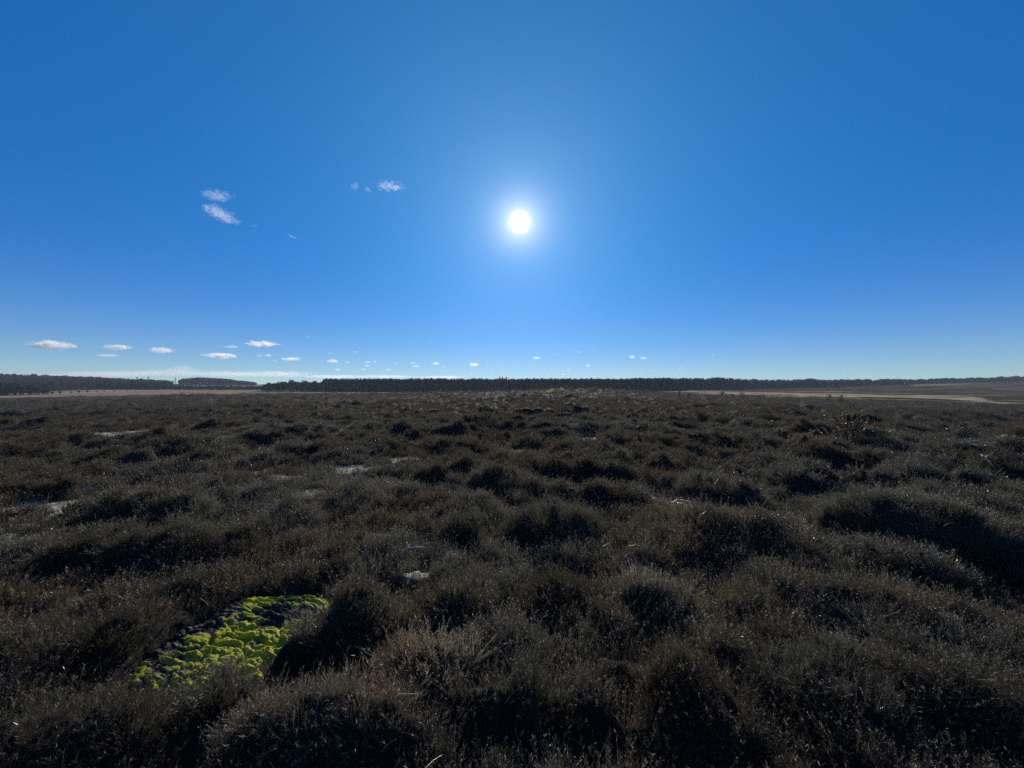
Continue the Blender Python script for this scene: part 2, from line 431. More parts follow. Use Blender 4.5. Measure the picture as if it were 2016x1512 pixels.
def land_cover(x, y, z):
    """pale grass strips beyond the heath"""
    Y = np.maximum(y, 1); u = x / Y * FPX + CX; v = CY - (z - EYE) / Y * FPX
    pale = np.zeros_like(x)
    vb = CY - (base_h(x, y) - EYE) / Y * FPX
    jag = (fbm(x / 18, y / 30, 3, 70) - .5)
    lf = sstep(-50, 0, u) * (1 - sstep(690, 760, u)) * sstep(118, 126, y)
    pale = np.maximum(pale, lf * (.65 + .5 * jag))
    pale = np.maximum(pale, (u < 990) * sstep(700, 760, u) * sstep(200, 260, y) * .8)
    strips = [([1290, 1330, 1400, 1620, 1800, 1880, 1930, 1960, 2016, 2400], [769.5, 770.5, 773, 776.5, 781, 783.5, 787, 793.5, 795.5, 796], [1.5, 2.0, 2.9, 2.6, 3.2, 3.8, 4.4, 2.2, 1.8, 1.8], .95),
              ([1330, 1500, 1750, 1830], [782, 783, 786.5, 788], [.5, .9, 1.2, .3], .6),
              ([1450, 1560, 1690, 1720], [780.5, 780.5, 781.5, 782], [.3, 1.0, .9, .3], .8),
              ([1330, 1450, 1600], [775.5, 776.5, 777.5], [.4, .9, .4], .7),
              ([1400, 1500, 1640, 1700], [772, 771, 770.5, 771], [.1, .6, .5, .1], .6),
              ([1700, 1830], [774, 774.5], [.6, .6], .5),
              ([1800, 1850, 1910], [758.3, 757.3, 755.6], [.7, 1.2, .6], .8),
              ([1830, 1900, 2016, 2300], [779, 778, 776, 775], [.5, .6, .6, .6], .35),
              ([1960, 2016, 2300], [766, 767, 768], [.5, .6, .6], .4)]
    for P, V, W, amp in strips:
        vc = np.interp(u, P, V) ; w = np.interp(u, P, W)
        on = (u > P[0]) * (u < P[-1]) * (y > 103)
        pale = np.maximum(pale, on * amp * (1 - sstep(.7, 1.3, np.abs(vb - vc) / (w * (.6 + .8 * fbm(x / 25, y / 25, 2, 72))) + jag * 1.3)))
    pale = np.maximum(pale, (y > 103) * (u > 1250) * sstep(.62, .72, fbm(x / 60, y / 9, 3, 77)) * .4)
    brk = sstep(.36, .56, fbm(x / 22, y / 5, 3, 79)) * sstep(1250, 1320, u) + (1 - sstep(1250, 1320, u)) * (.55 + .45 * sstep(.35, .6, fbm(x / 30, y / 12, 3, 80)))
    return np.clip(pale * (.25 + .75 * brk), 0, 1)

# ground sheet: polar grid, fine in front
th_f = np.linspace(R(-64), R(64), 620)
th_b = np.linspace(R(64), R(296), 60)[1:-1]
TH = np.concatenate([th_f, th_b])
RR = np.concatenate([np.linspace(.3, 1.2, 8)[:-1], np.exp(np.linspace(math.log(1.2), math.log(1500), 760))])
tt, rr = np.meshgrid(TH, RR)
gx, gy = (rr * np.sin(tt)), (rr * np.cos(tt))
gz = height(gx, gy)
nT, nR = len(TH), len(RR)
verts = np.stack([gx, gy, gz], -1).reshape(-1, 3)
verts = np.vstack([verts, [[0, 0, float(gz[0].mean())]]])
ii, jj = np.meshgrid(np.arange(nR - 1), np.arange(nT), indexing='ij')
j2 = (jj + 1) % nT
quads = np.stack([ii * nT + jj, ii * nT + j2, (ii + 1) * nT + j2, (ii + 1) * nT + jj], -1).reshape(-1, 4)[:, ::-1][:, ::-1]
me = bpy.data.meshes.new('ground')
nq = len(quads); ntri = nT
me.vertices.add(len(verts)); me.vertices.foreach_set('co', verts.astype(np.float32).ravel())
cen = len(verts) - 1
tris = np.stack([np.full(nT, cen), (np.arange(nT) + 1) % nT, np.arange(nT)], -1)
me.loops.add(nq * 4 + ntri * 3)
me.loops.foreach_set('vertex_index', np.concatenate([quads.ravel(), tris.ravel()]).astype(np.int32))
me.polygons.add(nq + ntri)
me.polygons.foreach_set('loop_start', np.concatenate([np.arange(nq) * 4, nq * 4 + np.arange(ntri) * 3]).astype(np.int32))
me.polygons.foreach_set('use_smooth', np.ones(nq + ntri, bool))
me.update(calc_edges=True); me.validate()
def vattr(me, name, vals):
    a = me.attributes.new(name, 'FLOAT', 'POINT'); a.data.foreach_set('value', np.asarray(vals, np.float32))
vx, vy, vz = verts[:, 0], verts[:, 1], verts[:, 2]
vattr(me, 'bare', bare_mask(vx, vy) * (1 - clear_mask(vx, vy)))
vattr(me, 'heath', heath_mask(vx, vy))
vattr(me, 'pale', land_cover(vx, vy, vz))

def ground_material():
    m, N, L, out = nodes('heath_ground')
    geo = N.new('ShaderNodeNewGeometry')
    def noise(scale, detail=5, rough=.6, stretch=None):
        n = N.new('ShaderNodeTexNoise'); n.inputs['Scale'].default_value = scale; n.inputs['Detail'].default_value = detail; n.inputs['Roughness'].default_value = rough
        if stretch:
            mp = N.new('ShaderNodeMapping'); mp.inputs['Scale'].default_value = stretch; L.new(geo.outputs['Position'], mp.inputs['Vector']); L.new(mp.outputs[0], n.inputs['Vector'])
        else: L.new(geo.outputs['Position'], n.inputs['Vector'])
        return n.outputs[0]
    def attr(nm):
        a = N.new('ShaderNodeAttribute'); a.attribute_name = nm; return a.outputs['Fac']
    def mix(f, a, b, mode='MIX'):
        x = N.new('ShaderNodeMix'); x.data_type = 'RGBA'; x.blend_type = mode
        if isinstance(f, float): x.inputs['Factor'].default_value = f
        else: L.new(f, x.inputs['Factor'])
        for s, v in (('A', a), ('B', b)):
            if isinstance(v, tuple): x.inputs[s].default_value = (*v, 1)
            else: L.new(v, x.inputs[s])
        return x.outputs['Result']
    r1 = ramp(N, [(.3, (.012, .010, .008)), (.55, (.035, .030, .024)), (.75, (.060, .048, .036))]); L.new(noise(14, 6, .75), r1.inputs[0])
    r2 = ramp(N, [(.35, (.75, .75, .78)), (.65, (1.25, 1.1, .95))]); L.new(noise(.35, 4), r2.inputs[0])
    heath = mix(1.0, r1.outputs[0], r2.outputs[0], 'MULTIPLY')
    rb = ramp(N, [(.38, (.05, .042, .03)), (.5, (.34, .30, .21)), (.62, (.82, .75, .56))]); L.new(noise(22, 5, .7), rb.inputs[0])
    c = mix(attr('bare'), heath, rb.outputs[0])
    rf = ramp(N, [(.3, (.040, .032, .019)), (.7, (.078, .062, .038))]); L.new(noise(.12, 6, .7), rf.inputs[0])
    rp = ramp(N, [(.3, (.28, .23, .14)), (.7, (.60, .49, .31))]); L.new(noise(.15, 6, .7), rp.inputs[0])
    fld = mix(attr('pale'), rf.outputs[0], rp.outputs[0])
    c = mix(attr('heath'), fld, c)
    p = N.new('ShaderNodeBsdfPrincipled'); L.new(c, p.inputs['Base Color']); p.inputs['Roughness'].default_value = .9
    sp_ = N.new('ShaderNodeMath'); sp_.operation = 'MULTIPLY'; sp_.inputs[1].default_value = .2; L.new(attr('heath'), sp_.inputs[0]); L.new(sp_.outputs[0], p.inputs['Specular IOR Level'])
    bp = N.new('ShaderNodeBump'); bp.inputs['Strength'].default_value = .8; bp.inputs['Distance'].default_value = .06
    L.new(noise(18, 6, .8), bp.inputs['Height']); L.new(bp.outputs[0], p.inputs['Normal'])
    L.new(p.outputs[0], out.inputs['Surface'])
    return m
me.materials.append(ground_material())
ground = bpy.data.objects.new('ground', me); C.objects.link(ground)
tag(ground, 'dark hummocky heath ground running out to pale grassy fields', kind='structure')

def Hs(x, y): return float(height(np.array([x]), np.array([y]))[0])
def normals(x, y, e=.04):
    dx = (height(x + e, y) - height(x - e, y)) / (2 * e); dy = (height(x, y + e) - height(x, y - e)) / (2 * e)
    n = np.stack([-dx, -dy, np.ones_like(dx)], -1); return n / np.linalg.norm(n, axis=1)[:, None]

# ------------------------------------------------------------------ scatter by geometry nodes
def scatter(name, pos, rot, scl, var, protos, mat_unused=None):
    me = bpy.data.meshes.new(name)
    me.vertices.add(len(pos)); me.vertices.foreach_set('co', np.asarray(pos, np.float32).ravel())
    a = me.attributes.new('rot', 'FLOAT_VECTOR', 'POINT'); a.data.foreach_set('vector', np.asarray(rot, np.float32).ravel())
    a = me.attributes.new('scl', 'FLOAT', 'POINT'); a.data.foreach_set('value', np.asarray(scl, np.float32))
    a = me.attributes.new('kindno', 'INT', 'POINT'); a.data.foreach_set('value', np.asarray(var, np.int32))
    me.update()
    o = bpy.data.objects.new(name, me); C.objects.link(o)
    key = 'scatter_' + protos.name
    ng = bpy.data.node_groups.get(key)
    if ng is None:
        ng = bpy.data.node_groups.new(key, 'GeometryNodeTree')
        ng.interface.new_socket('Geometry', in_out='INPUT', socket_type='NodeSocketGeometry')
        ng.interface.new_socket('Geometry', in_out='OUTPUT', socket_type='NodeSocketGeometry')
        N, L = ng.nodes, ng.links
        gi = N.new('NodeGroupInput'); go = N.new('NodeGroupOutput')
        ci = N.new('GeometryNodeCollectionInfo'); ci.inputs['Collection'].default_value = protos
        ci.inputs['Separate Children'].default_value = True; ci.inputs['Reset Children'].default_value = True
        ip = N.new('GeometryNodeInstanceOnPoints'); ip.inputs['Pick Instance'].default_value = True
        def na(nm, t):
            n = N.new('GeometryNodeInputNamedAttribute'); n.data_type = t; n.inputs['Name'].default_value = nm; return n.outputs['Attribute']
        er = N.new('FunctionNodeEulerToRotation')
        L.new(gi.outputs[0], ip.inputs['Points']); L.new(ci.outputs[0], ip.inputs['Instance'])
        L.new(na('kindno', 'INT'), ip.inputs['Instance Index']); L.new(na('rot', 'FLOAT_VECTOR'), er.inputs[0]); L.new(er.outputs[0], ip.inputs['Rotation'])
        L.new(na('scl', 'FLOAT'), ip.inputs['Scale']); L.new(ip.outputs[0], go.inputs[0])
    md = o.modifiers.new('scatter', 'NODES'); md.node_group = ng
    return o
def realise(name, pos, rot, scl, var, protos):
    """one real mesh out of many clumps"""
    V = []; F3 = []; F4 = []; base = 0
    pm = []; m3 = []; m4 = []; I3 = []; I4 = []
    for o in protos.objects:
        v = np.array([p.co for p in o.data.vertices]); q = [tuple(p.vertices) for p in o.data.polygons]
        mi = [p.material_index for p in o.data.polygons]; m3.append(np.array([a for a, f in zip(mi, q) if len(f) == 3], int)); m4.append(np.array([a for a, f in zip(mi, q) if len(f) == 4], int))
        pm.append((v, np.array([f for f in q if len(f) == 3]).reshape(-1, 3).astype(int), np.array([f for f in q if len(f) == 4]).reshape(-1, 4).astype(int)))
    for p, r, s, k in zip(pos, rot, scl, var):
        v, t3, t4 = pm[k]; M = np.array(Euler(r).to_matrix())
        V.append((v * s) @ M.T + p); F3.append(t3 + base); F4.append(t4 + base); base += len(v); I3.append(m3[k]); I4.append(m4[k])
    V = np.vstack(V); F3 = np.vstack(F3); F4 = np.vstack(F4)
    org = V.mean(0); org[2] = V[:, 2].min(); V = V - org
    me = bpy.data.meshes.new(name); me.vertices.add(len(V)); me.vertices.foreach_set('co', V.astype(np.float32).ravel())
    me.loops.add(F3.size + F4.size); me.loops.foreach_set('vertex_index', np.concatenate([F4.ravel(), F3.ravel()]).astype(np.int32))
    me.polygons.add(len(F3) + len(F4))
    me.polygons.foreach_set('loop_start', np.concatenate([np.arange(len(F4)) * 4, F4.size + np.arange(len(F3)) * 3]).astype(np.int32))
    for m_ in protos.objects[0].data.materials: me.materials.append(m_)
    me.polygons.foreach_set('material_index', np.concatenate(I4 + I3).astype(np.int32)); me.update(calc_edges=True)
    o = bpy.data.objects.new(name, me); o.location = org; C.objects.link(o); return o
def eulers(n, spin, up=.5):
    """rotation that turns +Z to a mix of the surface normal and straight up"""
    d = n * (1 - up) + np.array([0, 0, 1.0]) * up + (np.random.default_rng(len(n)).random((len(n), 3)) - .5) * .55; d /= np.linalg.norm(d, axis=1)[:, None]
    out = np.zeros((len(d), 3))
    for i in range(len(d)):
        q = Vector(d[i]).to_track_quat('Z', 'Y').to_matrix() @ Matrix.Rotation(spin[i], 3, 'Z')
        out[i] = q.to_euler()
    return out

# ------------------------------------------------------------------ heather clumps
M_heather = plant_material('heather_twigs', warm([(.25, (.018, .018, .014)), (.42, (.042, .038, .028)), (.55, (.066, .056, .042)), (.68, (.105, .080, .055)), (.88, (.20, .165, .12))]), .5, .3, .38, (.13, .105, .062), .9, .6)
M_grey = plant_material('grey_heather_twigs', warm([(.25, (.024, .025, .021)), (.5, (.068, .064, .055)), (.88, (.22, .20, .165))]), .5, .3, .38, (.14, .13, .095), .9, .6)
M_pale = plant_material('straw_heather_twigs', [(.25, (.06, .05, .035)), (.5, (.16, .13, .09)), (.85, (.42, .36, .25))], .35, .6, .35, (.35, .29, .18), 1.5, .5)
M_tip = plant_material('seed_heads_painted_glint', [(.25, (.12, .11, .085)), (.55, (.32, .29, .23)), (.85, (.80, .74, .62))], .3, .6, .45, (.45, .39, .3), 1.4, .6)  # dry seed heads, coloured extra pale so the tips' white glints are painted in
M_wood = plant_material('bleached_wood', [(.2, (.55, .52, .46)), (.8, (.82, .79, .72))], .3, .6, 0, scale=6, rnd=.2)
M_stalk = plant_material('dead_stalk', [(.2, (.26, .22, .15)), (.8, (.55, .48, .34))], .4, .5, .2, (.4, .34, .2), 5, .3)

def clump(seed, stems, length, spread, shoots, wid, mat, lean=.55, tri=False, tipf=.30):
    rg = random.Random(seed); mb = MB(); mb.tips = []
    for s in range(stems):
        a = rg.uniform(0, 2 * math.pi); r0 = spread * math.sqrt(rg.random()) * .6
        base = Vector((r0 * math.cos(a), r0 * math.sin(a), -.03))
        tilt = lean * (r0 / spread + rg.uniform(-.2, .7)); a2 = a + rg.uniform(-1.0, 1.0)
        d = Vector((math.cos(a2) * tilt, math.sin(a2) * tilt, 1)).normalized()
        ln = length * rg.uniform(.45, 1.2)
        side = d.cross(Vector((rg.uniform(-1, 1), rg.uniform(-1, 1), .2))).normalized()
        bend = Vector((rg.uniform(-.2, .2), rg.uniform(-.2, .2), 0)) * ln
        pts = [base, base + d * ln * .5 + bend * .3, base + d * ln + bend]
        mb.ribbon(pts, wid, side)
        for k in range(shoots):
            t = rg.uniform(.35, 1.0)
            p = pts[0].lerp(pts[1], t * 2) if t < .5 else pts[1].lerp(pts[2], t * 2 - 1)
            b = rg.uniform(0, 2 * math.pi)
            if t > .72 and rg.random() < tipf: mb.tips.append(len(mb.f))
            sd = (d * 1.0 + Vector((math.cos(b), math.sin(b), rg.uniform(-.1, .3))) * .75).normalized()
            sl = length * rg.uniform(.10, .22) * (.6 if (mb.tips and mb.tips[-1] == len(mb.f)) else 1)
            ss = sd.cross(Vector((rg.uniform(-1, 1), rg.uniform(-1, 1), rg.uniform(-1, 1)))).normalized() * wid * rg.uniform(.6, 1.1)
            q = p + sd * sl * .6
            if tri: mb.add([p - ss * .45, p + ss * .45, p + sd * sl], [(0, 1, 2)])
            else: mb.add([p, q + ss * .5, p + sd * sl, q - ss * .5], [(0, 1, 2, 3)])
    return mb
def protos(name, mat, params, tri=False, tipf=.30):
    col = bpy.data.collections.new(name)
    for i, (st, ln, sp, sh, w) in enumerate(params):
        mb = clump(i * 13 + len(name), st, ln, sp, sh, w, mat, tri=tri, tipf=tipf)
        o = mb.build('clump_%s_%02d' % (name, i), mat, link=False); o.data.materials.append(M_tip)
        for t in mb.tips: o.data.polygons[t].material_index = 1
        col.objects.link(o)
    return col
near_par = [(17, .16, .085, 12, .0036), (20, .14, .09, 11, .0034), (14, .19, .08, 13, .0036), (18, .12, .10, 11, .004), (13, .21, .07, 14, .0034)]
mid_par = [(20, .17, .12, 6, .009), (24, .15, .13, 5, .009), (18, .2, .12, 6, .008)]
P_near = protos('brown_near', M_heather, near_par)
P_grey = protos('grey_near', M_grey, near_par)
P_pale = protos('straw_near', M_pale, [(16, .18, .085, 9, .0055), (14, .21, .08, 8, .006), (18, .14, .09, 7, .006)])
P_bush = protos('brown_bush', M_heather, near_par, True)
P_bushg = protos('grey_bush', M_grey, near_par, True)
P_bushp = protos('straw_bush', M_pale, [(16, .18, .085, 9, .0055), (14, .21, .08, 8, .006), (18, .14, .09, 7, .006)], True)
M_heather2 = M_heather.copy(); M_grey2 = M_grey.copy()
for m_ in (M_heather2, M_grey2):
    [n for n in m_.node_tree.nodes if n.type == 'BSDF_PRINCIPLED'][0].inputs['Roughness'].default_value = .62
    el_ = [n for n in m_.node_tree.nodes if n.type == 'VALTORGB' and len(n.color_ramp.elements) > 2 and n.color_ramp.elements[0].color[0] < .5][0].color_ramp.elements
    el_[len(el_) - 1].color = [c * .55 for c in el_[len(el_) - 1].color[:3]] + [1]
P_mid = protos('brown_mid', M_heather2, mid_par, tipf=.12)
P_far = protos('brown_far', M_heather2, mid_par, tipf=0)
P_farg = protos('grey_far', M_grey2, mid_par, tipf=0)
P_midg = protos('grey_mid', M_grey2, mid_par)

def wedge_points(r0, r1, dens, half=R(60)):
    area = half * (r1 * r1 - r0 * r0); n = int(area * dens)
    r = np.sqrt(rng.uniform(r0 * r0, r1 * r1, n)); t = rng.uniform(-half, half, n)
    return r * np.sin(t), r * np.cos(t)
def bush_of(x, y):
    idx = np.full(len(x), -1)
    for k, b in enumerate(BUSH):
        wob = (fbm(x * 2.2 + b[0], y * 2.2, 3, 21) - .5) * .42
        d = ell(x, y, b[0], b[1], b[2], b[3], b[4]) + wob
        idx[(d < 1.0) & (idx < 0)] = k
    return idx
def cluster(x, y, a, b_, s1, s2):
    return np.maximum(domes(x + 1.7, y, a, s1, .75), .9 * domes(x, y, b_, s2, .8))
def plant(x, y, keep_bare=.97, cl=None):
    b = bare_mask(x, y); c = np.maximum(clear_mask(x, y), .72 * pit_mask(x, y)); h = heath_mask(x, y)
    nz = normals(x, y, .05)[:, 2]
    if cl is not None:
        q = cluster(x, y, *cl); kk = rng.random(len(x)) < .22 + 1.0 * q; x, y, b, c, h, nz = x[kk], y[kk], b[kk], c[kk], h[kk], nz[kk]
    k = (rng.random(len(x)) < 1 / (nz * 2.3)) &  (rng.random(len(x)) > b * keep_bare) & (rng.random(len(x)) > c * .975) & (h > .5)
    return x[k], y[k]
# 1.3 - 9 m
x, y = wedge_points(.9, 9.5, 520)
x, y = plant(x, y, cl=(.32, .55, 18, 28))
own = bush_of(x, y)
def do(name, x, y, prot, nvar, smin, smax, up=.7, sink=0.0, fn=scatter):
    n = normals(x, y, .05); z = height(x, y) - sink
    rot = eulers(n, rng.uniform(0, 6.28, len(x)), up)
    return fn(name, np.stack([x, y, z], -1), rot, rng.uniform(smin, smax, len(x)), rng.integers(0, nvar, len(x)), prot)
tone = fbm(x / 1.6 + 7, y / 1.6, 3, 81)
sel = (own < 0) & (tone < .56)
tag(do('brown_heather', x[sel], y[sel], P_near, 5, .5, 1.3), 'brown heather covering the ground round the nearest bushes', kind='stuff')
sel = (own < 0) & (tone >= .56)
tag(do('grey_heather', x[sel], y[sel], P_grey, 5, .5, 1.3), 'greyer heather patches between the nearest bushes', kind='stuff')
for k, b in enumerate(BUSH):
    s = own == k
    prot, nv = {'brown': (P_bush, 5), 'stalk': (P_bush, 5), 'grey': (P_bushg, 5), 'pale': (P_bush, 5)}[b[7]]
    if b[7] == 'pale':
        root = bpy.data.objects.new('heather_bush', None); C.objects.link(root)
        tag(root, b[6], 'bush', 'heather bushes that stand out from the heath')
        frac = .5 if k == 5 else .25
        m = rng.random(len(x)) < frac * (.5 + tone)
        for nm, q, pr, nn in (('twigs', s & ~m, P_bush, 5), ('straw_twigs', s & m, P_bushp, 3)):
            o = do(nm, x[q], y[q], pr, nn, .8, 1.35, fn=realise); o.parent = root; o.matrix_parent_inverse = Matrix.Identity(4)
    else:
        o = do('heather_bush', x[s], y[s], prot, nv, .6, 1.25, fn=realise)
        tag(o, b[6], 'bush', 'heather bushes that stand out from the heath')
# 9 - 26 m
x, y = wedge_points(9.2, 26, 160)
x, y = plant(x, y, cl=(.42, .9, 18, 28))
tone = fbm(x / 3 + 7, y / 3, 3, 82); s = tone < .54
tag(do('brown_heather_cover', x[s], y[s], P_mid, 3, .75, 1.35, .5), 'brown heather covering the middle of the heath', kind='stuff')
tag(do('grey_heather_cover', x[~s], y[~s], P_midg, 3, .75, 1.35, .5), 'grey heather covering the middle of the heath', kind='stuff')
x, y = wedge_points(25, 60, 20)
x, y = plant(x, y, cl=(1.0, 2.0, 18, 28))
tag(do('heather_mat', x, y, P_far, 3, 1.3, 2.4, .6, .05), 'heather farther out on the heath, flattened by distance', kind='stuff')
x, y = wedge_points(58, 125, 2.6)
x, y = plant(x, y)
tag(do('far_heather', x, y, P_farg, 3, 2.6, 4.6, .7, .15), 'heather at the far rim of the heath', kind='stuff')

# ------------------------------------------------------------------ moss
def moss_patch(name, cx, cy, ra, rb, ang, n1, n2, label, cat, lump=.07, lift=.0):
    s = np.linspace(-1.25, 1.25, n1); t = np.linspace(-1.25, 1.25, n2)
    S, T = np.meshgrid(s, t)
    ca, sa = math.cos(ang), math.sin(ang)
    X = cx + S * ra * ca - T * rb * sa; Y = cy + S * ra * sa + T * rb * ca
    d = moss_d(X, Y) * .86 if name == 'moss_patch' and n1 > 100 else np.sqrt(S ** 2 + T ** 2) + (fbm(X * 5, Y * 5, 4, 51) - .5) * 1.2
    inside = 1 - sstep(.82, 1.02, d)
    # long rounded cushions
    wx = X + (fbm(X * 9, Y * 9, 2, 66) - .5) * lump * .9; wy = Y + (fbm(X * 9 + 5, Y * 9, 2, 67) - .5) * lump * .9 + .25 * X
    l1 = domes(wx * .55, wy * 1.2, lump * .55, 61, .97, .6); l2 = domes(wx * .5 + 1, wy * 1.15, lump * .95, 62, .88, .7)
    Z = height(X, Y) + lift + inside * (.02 + .016 * l1 + .034 * l2 + .012 * fbm(X * 40, Y * 40, 2, 68)) - (1 - inside) * .09
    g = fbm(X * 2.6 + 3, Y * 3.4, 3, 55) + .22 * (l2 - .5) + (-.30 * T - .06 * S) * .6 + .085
    V = np.stack([X, Y, Z], -1).reshape(-1, 3)
    F = [(r * n1 + c, r * n1 + c + 1, (r + 1) * n1 + c + 1, (r + 1) * n1 + c) for r in range(n2 - 1) for c in range(n1 - 1)
         if max(d[r, c], d[r + 1, c + 1]) < 1.12]
    o = mesh_obj(name, V, F, M_moss, smooth=True)
    vattr(o.data, 'green', g.ravel()); vattr(o.data, 'crest', (l1 * .5 + l2 * .5).ravel())
    tag(o, label, cat)
    return o
def moss_material():
    m, N, L, out = nodes('cushion_moss')
    geo = N.new('ShaderNodeNewGeometry')
    a = N.new('ShaderNodeAttribute'); a.attribute_name = 'green'
    c = N.new('ShaderNodeAttribute'); c.attribute_name = 'crest'
    nz = N.new('ShaderNodeTexNoise'); nz.inputs['Scale'].default_value = 70; nz.inputs['Detail'].default_value = 4
    L.new(geo.outputs['Position'], nz.inputs['Vector'])
    ad = N.new('ShaderNodeMath'); ad.operation = 'MULTIPLY_ADD'; ad.inputs[1].default_value = .16
    L.new(nz.outputs[0], ad.inputs[0]); L.new(a.outputs['Fac'], ad.inputs[2])
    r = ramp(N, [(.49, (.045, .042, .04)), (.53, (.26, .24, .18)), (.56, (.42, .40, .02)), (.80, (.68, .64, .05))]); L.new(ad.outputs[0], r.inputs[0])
    r2 = ramp(N, [(.3, (.6, .6, .6)), (.7, (1.15, 1.15, 1.15))]); L.new(nz.outputs[0], r2.inputs[0])
    mx = N.new('ShaderNodeMix'); mx.data_type = 'RGBA'; mx.blend_type = 'MULTIPLY'; mx.inputs['Factor'].default_value = 1
    L.new(r.outputs[0], mx.inputs['A']); L.new(r2.outputs[0], mx.inputs['B'])
    p = N.new('ShaderNodeBsdfPrincipled'); L.new(mx.outputs['Result'], p.inputs['Base Color']); p.inputs['Roughness'].default_value = .6
    p.inputs['Specular IOR Level'].default_value = .12
    bp = N.new('ShaderNodeBump'); bp.inputs['Strength'].default_value = .9; bp.inputs['Distance'].default_value = .012
    L.new(nz.outputs[0], bp.inputs['Height']); L.new(bp.outputs[0], p.inputs['Normal'])
    t = N.new('ShaderNodeBsdfTranslucent'); L.new(mx.outputs['Result'], t.inputs['Color']); L.new(bp.outputs[0], t.inputs['Normal'])
    ms = N.new('ShaderNodeMixShader'); ms.inputs[0].default_value = .35
    L.new(p.outputs[0], ms.inputs[1]); L.new(t.outputs[0], ms.inputs[2]); L.new(ms.outputs[0], out.inputs['Surface'])
    return m
M_moss = moss_material()
moss_patch('moss_patch', MOSS_C[0], MOSS_C[1], 1.15, .72, R(55), 380, 260, 'bright yellow-green cushion moss sloping between dark heather bushes at the lower left', 'moss')
mx_, my_ = base_point(1978, 889, .2)
moss_patch('moss_patch', mx_, my_, .42, .42, 0, 40, 40, 'small yellow-green moss patch on the heath near the right edge of the picture', 'moss', .16, .2)

# ------------------------------------------------------------------ twigs, stalks, dead branches, saplings
def stick(mb, p0, p1, r, sag=0, seg=5, wob=.04, rg=random):
    p0, p1 = Vector(p0), Vector(p1); L_ = (p1 - p0).length; pts = []
    for i in range(seg + 1):
        t = i / seg; p = p0.lerp(p1, t) + Vector((rg.uniform(-1, 1), rg.uniform(-1, 1), rg.uniform(-1, 1))) * wob * L_ * (0 < i < seg)
        p.z += sag * math.sin(math.pi * t); pts.append(p)
    mb.tube(pts, [r * (1 - .7 * i / seg) for i in range(seg + 1)], 5)
    return pts
def ground_point(px, py):
    """where the line of sight meets the average heather surface, set down on the real ground there"""
    dx, dz = (px - CX) / FPX, -(py - CY) / FPX
    Y = np.exp(np.linspace(math.log(1.2), math.log(160), 900))
    off = .2 * (1 - sstep(25, 60, Y)) - .1 * sstep(25, 60, Y)
    h = base_h(dx * Y, Y) + off; below = (EYE + dz * Y) < h
    Yc = Y[int(np.argmax(below))]
    return Vector((dx * Yc, Yc, float(height(np.array([dx * Yc]), np.array([Yc]))[0])))
def dead_branch(pxa, pya, pxb, pyb, label, forks, r=.014, lift=.36, group='bleached dead branches on the heath'):
    a, b = ground_point(pxa, pya), ground_point(pxb, pyb); a.z += lift; b.z += lift * .8
    o = a.copy(); o.z -= lift; rg = random.Random(int(pxa))
    root = bpy.data.objects.new('dead_branch', None); root.location = o; C.objects.link(root); tag(root, label, 'branch', group)
    mb = MB(); pts = stick(mb, a - o, b - o, r, .03, 6, .05, rg); mb.build('stem', M_wood, root)
    for f in range(forks):
        p = pts[1 + f % 4]; d = (b - a).normalized(); q = p + (d * rg.uniform(.1, .4) + Vector((rg.uniform(-1, 1), rg.uniform(-1, 1), rg.uniform(-.05, .4)))).normalized() * (b - a).length * rg.uniform(.2, .5)
        m2 = MB(); stick(m2, p, q, r * .6, .02, 4, .06, rg); m2.build('twig', M_wood, root)
dead_branch(1868, 876, 1882, 892, 'short bleached branch standing out of the heather, highest of those near the right edge', 2, .014)
dead_branch(1882, 890, 1898, 902, 'thin bleached branch running on down from the highest one near the right edge', 1, .014)
dead_branch(1890, 920, 1925, 932, 'bent bleached branch with side twigs in the middle of the branch litter at the right', 3, .02)
dead_branch(1930, 948, 1958, 960, 'pale forked branch, lowest and nearest of those by the right edge', 2, .012, .24)
dead_branch(1952, 898, 1984, 904, 'straight pale branch lying just below the small moss patch at the right', 0, .018)
dead_branch(1805, 938, 1828, 941, 'short straight pale branch lying above the dark bank at the right', 0, .018)
dead_branch(1750, 900, 1764, 900, 'tiny pale branch lying alone left of the branch litter', 1, .014)
dead_branch(785, 1110, 838, 1106, 'pale crooked dead branch lying on the heather left of the middle', 4, .012, .14)
dead_branch(1905, 880, 1912, 882, 'small bleached twig right beside the highest branch near the right edge', 1, .014)
dead_branch(1868, 905, 1884, 899, 'grey bowed branch below the highest one near the right edge', 3, .012)
# brush pile of thin grey twigs round the branches
def brush(cx, cy, sx, sy, n, name, label, seed, mat, lab_cat='brushwood', ln=.5):
    rg = random.Random(seed); mb = MB()
    X = np.array([cx + rg.gauss(0, sx) for _ in range(n)]); Y = np.array([cy + rg.gauss(0, sy) for _ in range(n)]); Z = height(X, Y)
    for x_, y_, z_ in zip(X, Y, Z):
        a = rg.uniform(0, 6.28); l_ = ln * rg.uniform(.3, 1); p = Vector((x_, y_, z_ + rg.uniform(.05, .16)))
        d = Vector((math.cos(a), math.sin(a), rg.uniform(-.15, .5))) * l_
        s_ = Vector((-math.sin(a), math.cos(a), rg.uniform(-.5, .5))).normalized()
        mb.ribbon([p, p + d * .5 + Vector((0, 0, rg.uniform(0, .08) * l_)), p + d], .008, s_)
    o = mb.build(name, mat); tag(o, label, kind='stuff'); return o
g = ground_point(1900, 925); brush(g.x, g.y, 1.2, 1.3, 420, 'brushwood', 'thin grey twigs littered round the dead branches at the right', 3, M_grey, ln=.6)
g = ground_point(1325, 1000); brush(g.x, g.y, .26, .16, 200, 'brushwood', 'tangle of pale dead twigs between heather bushes right of the middle', 4, M_pale, ln=.3)
